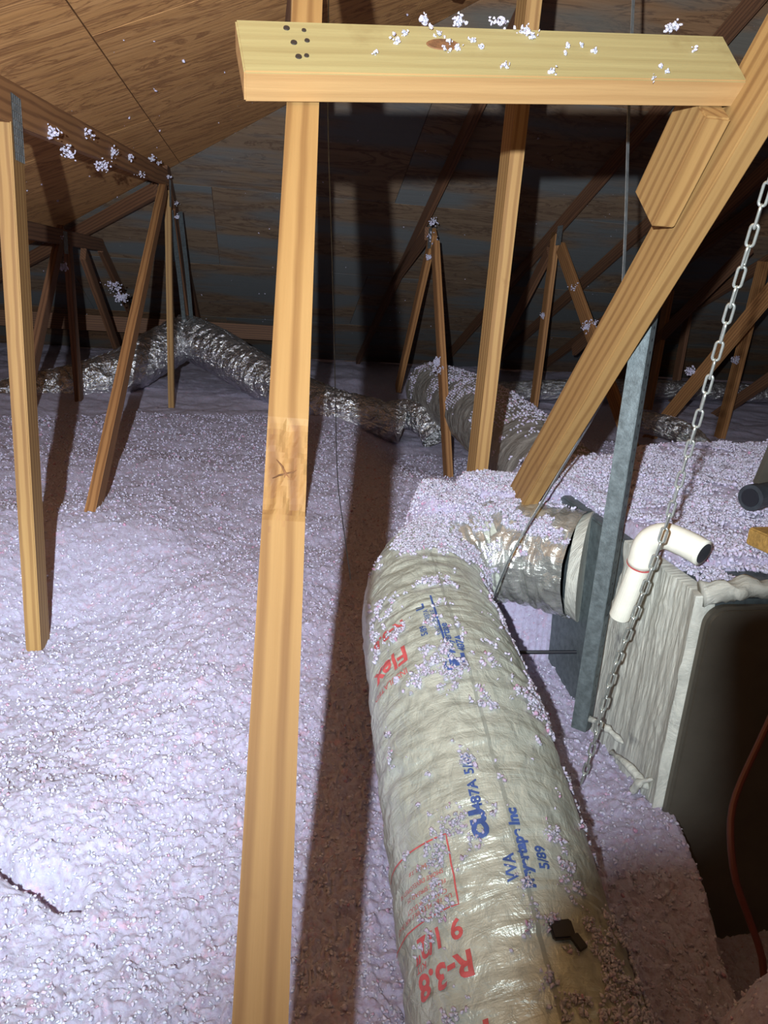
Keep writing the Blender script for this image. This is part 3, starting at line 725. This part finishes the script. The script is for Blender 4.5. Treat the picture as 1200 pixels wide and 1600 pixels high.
# chain
T = empty('chain', (.593, 1.051, .05), label='zinc link chain hanging from upper right down across the white elbow', cat='chain')
CP, tt_ = spline([(.520, .72, 1.42), (.55, .79, 1.10), (.565, .831, 1.01), (.588, .894, .851), (.606, .955, .642), (.612, .985, .531), (.610, 1.02, .382), (.606, 1.045, .272), (.600, 1.062, .093), (.600, 1.075, .03)], 400)
def link_mesh(L_=.030, W_=.0125, r=.0019):
    pts = []; R_ = W_/2-r; h = L_/2-r-R_
    for k in range(9): a = math.pi*k/8; pts.append((h+R_*math.sin(a), R_*math.cos(a), 0))
    for k in range(9): a = math.pi*k/8; pts.append((-h-R_*math.sin(a), -R_*math.cos(a), 0))
    P = [Vector(p) for p in pts]; n = len(P); V = []; F = []; sg = 8
    for i in range(n):
        t = (P[(i+1) % n]-P[i-1]).normalized(); b = Vector((0, 0, 1)); c = t.cross(b)
        for k in range(sg): a = 2*math.pi*k/sg; V.append(P[i]+b*math.cos(a)*r+c*math.sin(a)*r)
    for i in range(n):
        for k in range(sg): F.append((i*sg+k, i*sg+(k+1) % sg, ((i+1) % n)*sg+(k+1) % sg, ((i+1) % n)*sg+k))
    me = pmesh('link', V, F); me.polygons.foreach_set('use_smooth', [True]*len(me.polygons)); me.materials.append(CHAINM); return me
LM = link_mesh(); pitch = .0245; k = 0
while k*pitch < tt_[-1]-.01:
    i = int(np.searchsorted(tt_, k*pitch+.012)); i = min(max(i, 1), 398); d = Vector(CP[i+1]-CP[i-1])
    m_ = frame(Vector(CP[i])-d*.5, Vector(CP[i])+d*.5, (-.35, -.9, .1)) @ Matrix.Rotation(math.radians((25 if k % 2 else 105)+random.uniform(-14, 14)), 4, 'X')
    meshobj('link', LM, None, T, m_); k += 1
hk = meshobj('chain_pipe', tube_mesh('chain_pipe', [(.568, .815, 1.22), (.573, .833, 1.045)], .006, 16), GALV)
tag(hk, 'short grey metal tube beside the top of the chain at the right edge', 'tube')

# things lying on the plenum
T = empty('pipe_end', (1.02, 1.35, .49), label='black hollow pipe end lying in the fluff above the plenum', cat='pipe')
a_, b_ = Vector((1.065, 1.40, .492)), Vector((1.30, 1.50, .50)); o = meshobj('pipe', tube_mesh('pipe', [a_, b_], .027, 28, True), BLACKP, T, smooth=False)
dv = (a_-b_).normalized(); meshobj('rim', tube_mesh('rim', [a_+dv*.004, a_-dv*.02], .029, 28), BLACKP, T); meshobj('bore', tube_mesh('bore', [a_+dv*.0065, a_+dv*.001], .020, 24), BLACK, T)
fb = meshobj('foam_block', box_mesh('foam_block', .16, .06, .034, .003), FOAM, None, at(1.015, 1.195, .468) @ Matrix.Rotation(.12, 4, 'Z'))
tag(fb, 'ochre rough block at the right edge on the fluffy plenum top', 'block')
pn = meshobj('grey_panel', box_mesh('grey_panel', .28, .02, .14, .002), CABM, None, at(1.40, 1.64, .525) @ Matrix.Rotation(.25, 4, 'X'))
tag(pn, 'small dark grey panel standing in the fluff at the right edge', 'panel')
cb = meshobj('cable', tube_mesh('cable', spline([(1.05, 1.00, .41), (.90, .955, .50), (.76, .86, .50), (.665, .742, .408), (.632, .715, .371), (.582, .676, .318), (.563, .651, .294), (.556, .617, .251), (.568, .592, .21), (.576, .57, .177), (.569, .534, .127), (.57, .47, .10)], 60)[0], .0042, 10), CABLE)
tag(cb, 'dark red cable looping down in front of the dark plenum front', 'cable')
T = empty('plastic_clip', (.33, .586, .17), label='small black plastic clip lying in the fluff on the shaded duct side', cat='clip')
s_, p_ = pix(882, 1455); cp = Vector(wrap(np.array([s_]), np.array([p_]))[0]); nn_ = (cp-Vector(MD['C'][int(np.searchsorted(MD['t'], s_))])).normalized()
cm = frame(cp-Vector((.012, 0, 0)), cp+Vector((.012, 0, 0)), tuple(nn_))
T.location = cp
meshobj('body', box_mesh('body', .028, .022, .006, .002), BLACK, T, cm @ Matrix.Translation((0, 0, .004))); meshobj('tab', box_mesh('tab', .012, .018, .004, .001), BLACK, T, cm @ Matrix.Translation((.014, -.016, .006)) @ Matrix.Rotation(.4, 4, 'Z'))

# ------------------------------------------------------------------ far ducts
T = empty('far_duct', (-1.0, 5.8, 0), label='silver foil duct rising from the far left fluff to a hump', cat='duct')
duct('jacket', [(-1.75, 5.50, -.10), (-1.50, 5.60, -.03), (-1.234, 5.70, .04), (-1.001, 5.85, .13), (-.803, 6.08, .25), (-.60, 6.33, .37)], .165, SILVER_FAR, T, 120, 70, .010, seed=60)
T = empty('far_duct', (.1, 5.6, 0), label='silver foil duct sloping from the hump down behind the front post', cat='duct')
duct('jacket', [(-.63, 6.36, .38), (-.559, 6.329, .37), (-.316, 6.047, .30), (-.015, 5.70, .18), (.259, 5.40, .09), (.517, 5.18, .03), (.774, 5.06, .0), (1.0, 5.02, -.05)], [.17, .17, .165, .16, .15, .14, .13, .12], SILVER_FAR, T, 180, 70, .010, seed=70)
T = empty('far_duct', (1.15, 5.0, 0), label='small silver foil duct stub right of the middle, ending in the fluff', cat='duct')
duct('jacket', [(.95, 5.25, -.02), (1.055, 5.12, .02), (1.175, 4.98, -.02), (1.22, 4.90, -.10)], .10, SILVER_FAR, T, 70, 50, .008, seed=80)
T = empty('trunk_duct', (1.06, 3.2, 0), label='dull grey trunk duct heaped with fluff behind the slender upright', cat='duct')
TRP = [(1.30, 5.5, .15), (1.33, 4.75, .17), (1.31, 4.1, .18), (1.28, 3.45, .16), (1.22, 2.9, .14), (1.2, 2.5, .10)]
_, TD = duct('jacket', TRP, .20, TRUNK, T, 200, 90, .006, seed=90)
Vt = TD['V'].reshape(-1, 3); kk = rng.integers(0, len(Vt), 14000); Vt = Vt[kk]; keep = ((Vt[:, 2] > np.array(TRP)[:, 2].mean()+.10+.12*fbm(Vt*6, 4, 9, .7)))
tag(tufts('fluff', Vt[keep], .003+.005*rng.random(keep.sum()), parent=T), kind='stuff')
T = empty('far_duct', (3.6, 6.3, 0), label='thin silver duct lying across the far floor behind the right trusses', cat='duct')
duct('jacket', [(1.9, 6.15, .05), (2.3, 6.168, .09), (3.08, 6.236, .13), (4.163, 6.462, .13), (5.6, 6.7, .10)], .085, SILVER_FAR, T, 160, 40, .006, seed=100)
T = empty('far_duct', (2.5, 3.9, 0), label='short silver duct elbow between the webs right of the steel angle', cat='duct')
duct('jacket', [(2.30, 4.35, .16), (2.42, 4.12, .18), (2.50, 3.92, .15), (2.54, 3.78, .05)], .065, SILVER_FAR, T, 70, 40, .006, seed=110)
for x_, y_ in ((-.574, 5.749), (-.52, 5.80)):
    o = ribbon('hanger_strap', [(x_, y_-.45, 1.25), (x_-.008, y_+.1, .86), (x_-.013, y_+.50, .50)], .030, .002, GALV_D, None, 20)
    tag(o, 'flat grey strap holding the foil duct hump, %s of the two' % ('left' if x_ < -.55 else 'right'), 'strap', 'straps holding the far foil duct')

# ------------------------------------------------------------------ clumps of fluff caught on the timbers
def clump(label, pts, n, spread, size, name='fluff_clump'):
    P = []
    for p in pts:
        k = max(3, int(n*random.uniform(.5, 1.5))); sp_ = random.uniform(.5, 1.25)*spread
        P.append(np.array(p)+rng.normal(0, 1, (k, 3))*sp_*np.array([1, .35, .8]))
    P = np.vstack(P); return tag(tufts(name, P, size*(.6+.8*rng.random(len(P))), tint=.75), label, 'insulation', kind='stuff')
def on_brace(u, v): return mbr @ Vector((u-(bL+bR)/2, v*ysg, .021*zs))
clump('white fluff specks stuck on the face of the pale brace', [on_brace(u, v) for u, v in ((.213, .026), (.222, .012), (.232, .004), (.215, -.002), (.255, .018), (.263, .006), (.285, -.028), (.155, .012), (.125, -.01), (.38, .012), (.40, .014), (.372, -.004), (.415, .004), (.50, -.022), (.505, -.032), (.48, -.044), (.345, -.034), (.17, .026), (.56, .01))], 9, .0028, .0017)
clump('larger fluff tufts sitting on top of the pale brace', [on_brace(u, v)+Vector((0, .004, .004)) for u, v in ((.33, .030), (.335, .022), (.20, .047), (.245, .047), (.54, .048), (.55, .054), (.30, .046))], 26, .0050, .0022)
A_ = -.60
clump('fluff caught along the side of the left top chord and its node', [(A_+.045, yy_, zz_) for yy_, zz_ in ((2.3, 1.21), (2.5, 1.19), (2.75, 1.28), (3.0, 1.22), (3.2, 1.29), (3.6, 1.33), (4.3, 1.42), (4.6, 1.44), (3.9, 1.3))]+[(A_+.05, 5.0, 1.42), (A_+.06, 5.35, 1.30), (A_+.06, 5.35, 1.22)], 40, .012, .0035)
clump('fluff lumps on the far left beam tops', [(-1.5, 4.6, 1.12), (-1.38, 4.75, 1.15), (-1.2, 4.95, 1.02), (-1.0, 5.6, .75), (-.95, 5.6, .68), (-1.16, 4.9, .86)], 90, .022, .0055)
clump('fluff caught at the middle truss node', [(1.11, 5.05, 1.30), (1.12, 5.1, 1.2), (1.10, 5.06, 1.08), (1.10, 4.55, .45), (1.10, 4.5, .40)], 70, .018, .005)
clump('fluff hanging on the webs behind the diagonal timber', [(2.08, 4.9, .95), (2.08, 4.6, .72), (2.08, 5.4, .75), (2.08, 4.5, .62), (3.27, 4.75, .55), (2.66, 4.3, .5)], 70, .02, .005)
P = []
for k in range(480):
    x_, y_ = rng.uniform(-2.5, 3.5), rng.uniform(2.2, 8.0); zf_ = min(far_z(y_), left_z(x_))
    if zf_ > .1: P.append((x_, y_, zf_-.004))
tag(tufts('ceiling_specks', P, .0015+.006*rng.random(len(P))**4, tint=.5), 'scattered fluff specks clinging to the roof boards', 'insulation', kind='stuff')
# fuzz ring along the box top edge
x = rng.uniform(.765, 2.0, 40000); y = 1.05+rng.random(40000)**1.2*1.5; k = fbm(np.stack([x*9, y*9], 1), 3, 66) > -.35; x, y = x[k], y[k]; z = ground(x, y); z = np.where(y < 1.64, np.maximum(z, .422), z)
tag(tufts('plenum_fluff', np.stack([x, y, z+.004], 1), .002+.0032*rng.random(len(x)), tint=.4), 'pinkish fluff covering the top of the grey plenum', 'insulation', kind='stuff')

# ------------------------------------------------------------------ the phone that takes the picture, on an added stand replacing the hand (behind the lens plane)
CM = cam.matrix_world
T = empty('added_phone_stand', (0, -.03, -.05), label='slim stand added in place of the hand holding the phone, out of view', cat='stand')
def cm_at(x, y, z): return CM @ Matrix.Translation((x, y, z))
slab('finger_blocker', [(a-.066, b-.135) for a, b in rrect(.123, .104, .020)], .010, BLACK, T, cm_at(0, 0, .026), .002)  # added unseen blocker: stands in for gripping fingers, shades the lower right
meshobj('pole', tube_mesh('pole', [(.012, -.052, .80), (.012, -.052, -.06)], .009, 14), BLACK, T)
meshobj('arm', tube_mesh('arm', [tuple(cm_at(.012, -.09, .03).translation), (.012, -.052, .80)], .008, 12), BLACK, T)
ph = slab('smartphone', [(a-.027, b-.136) for a, b in rrect(.076, .151, .012)], .008, BLACKP, None, cm_at(0, 0, .010), .0015)
tag(ph, 'black phone held upright on the added stand behind the picture plane', 'phone')
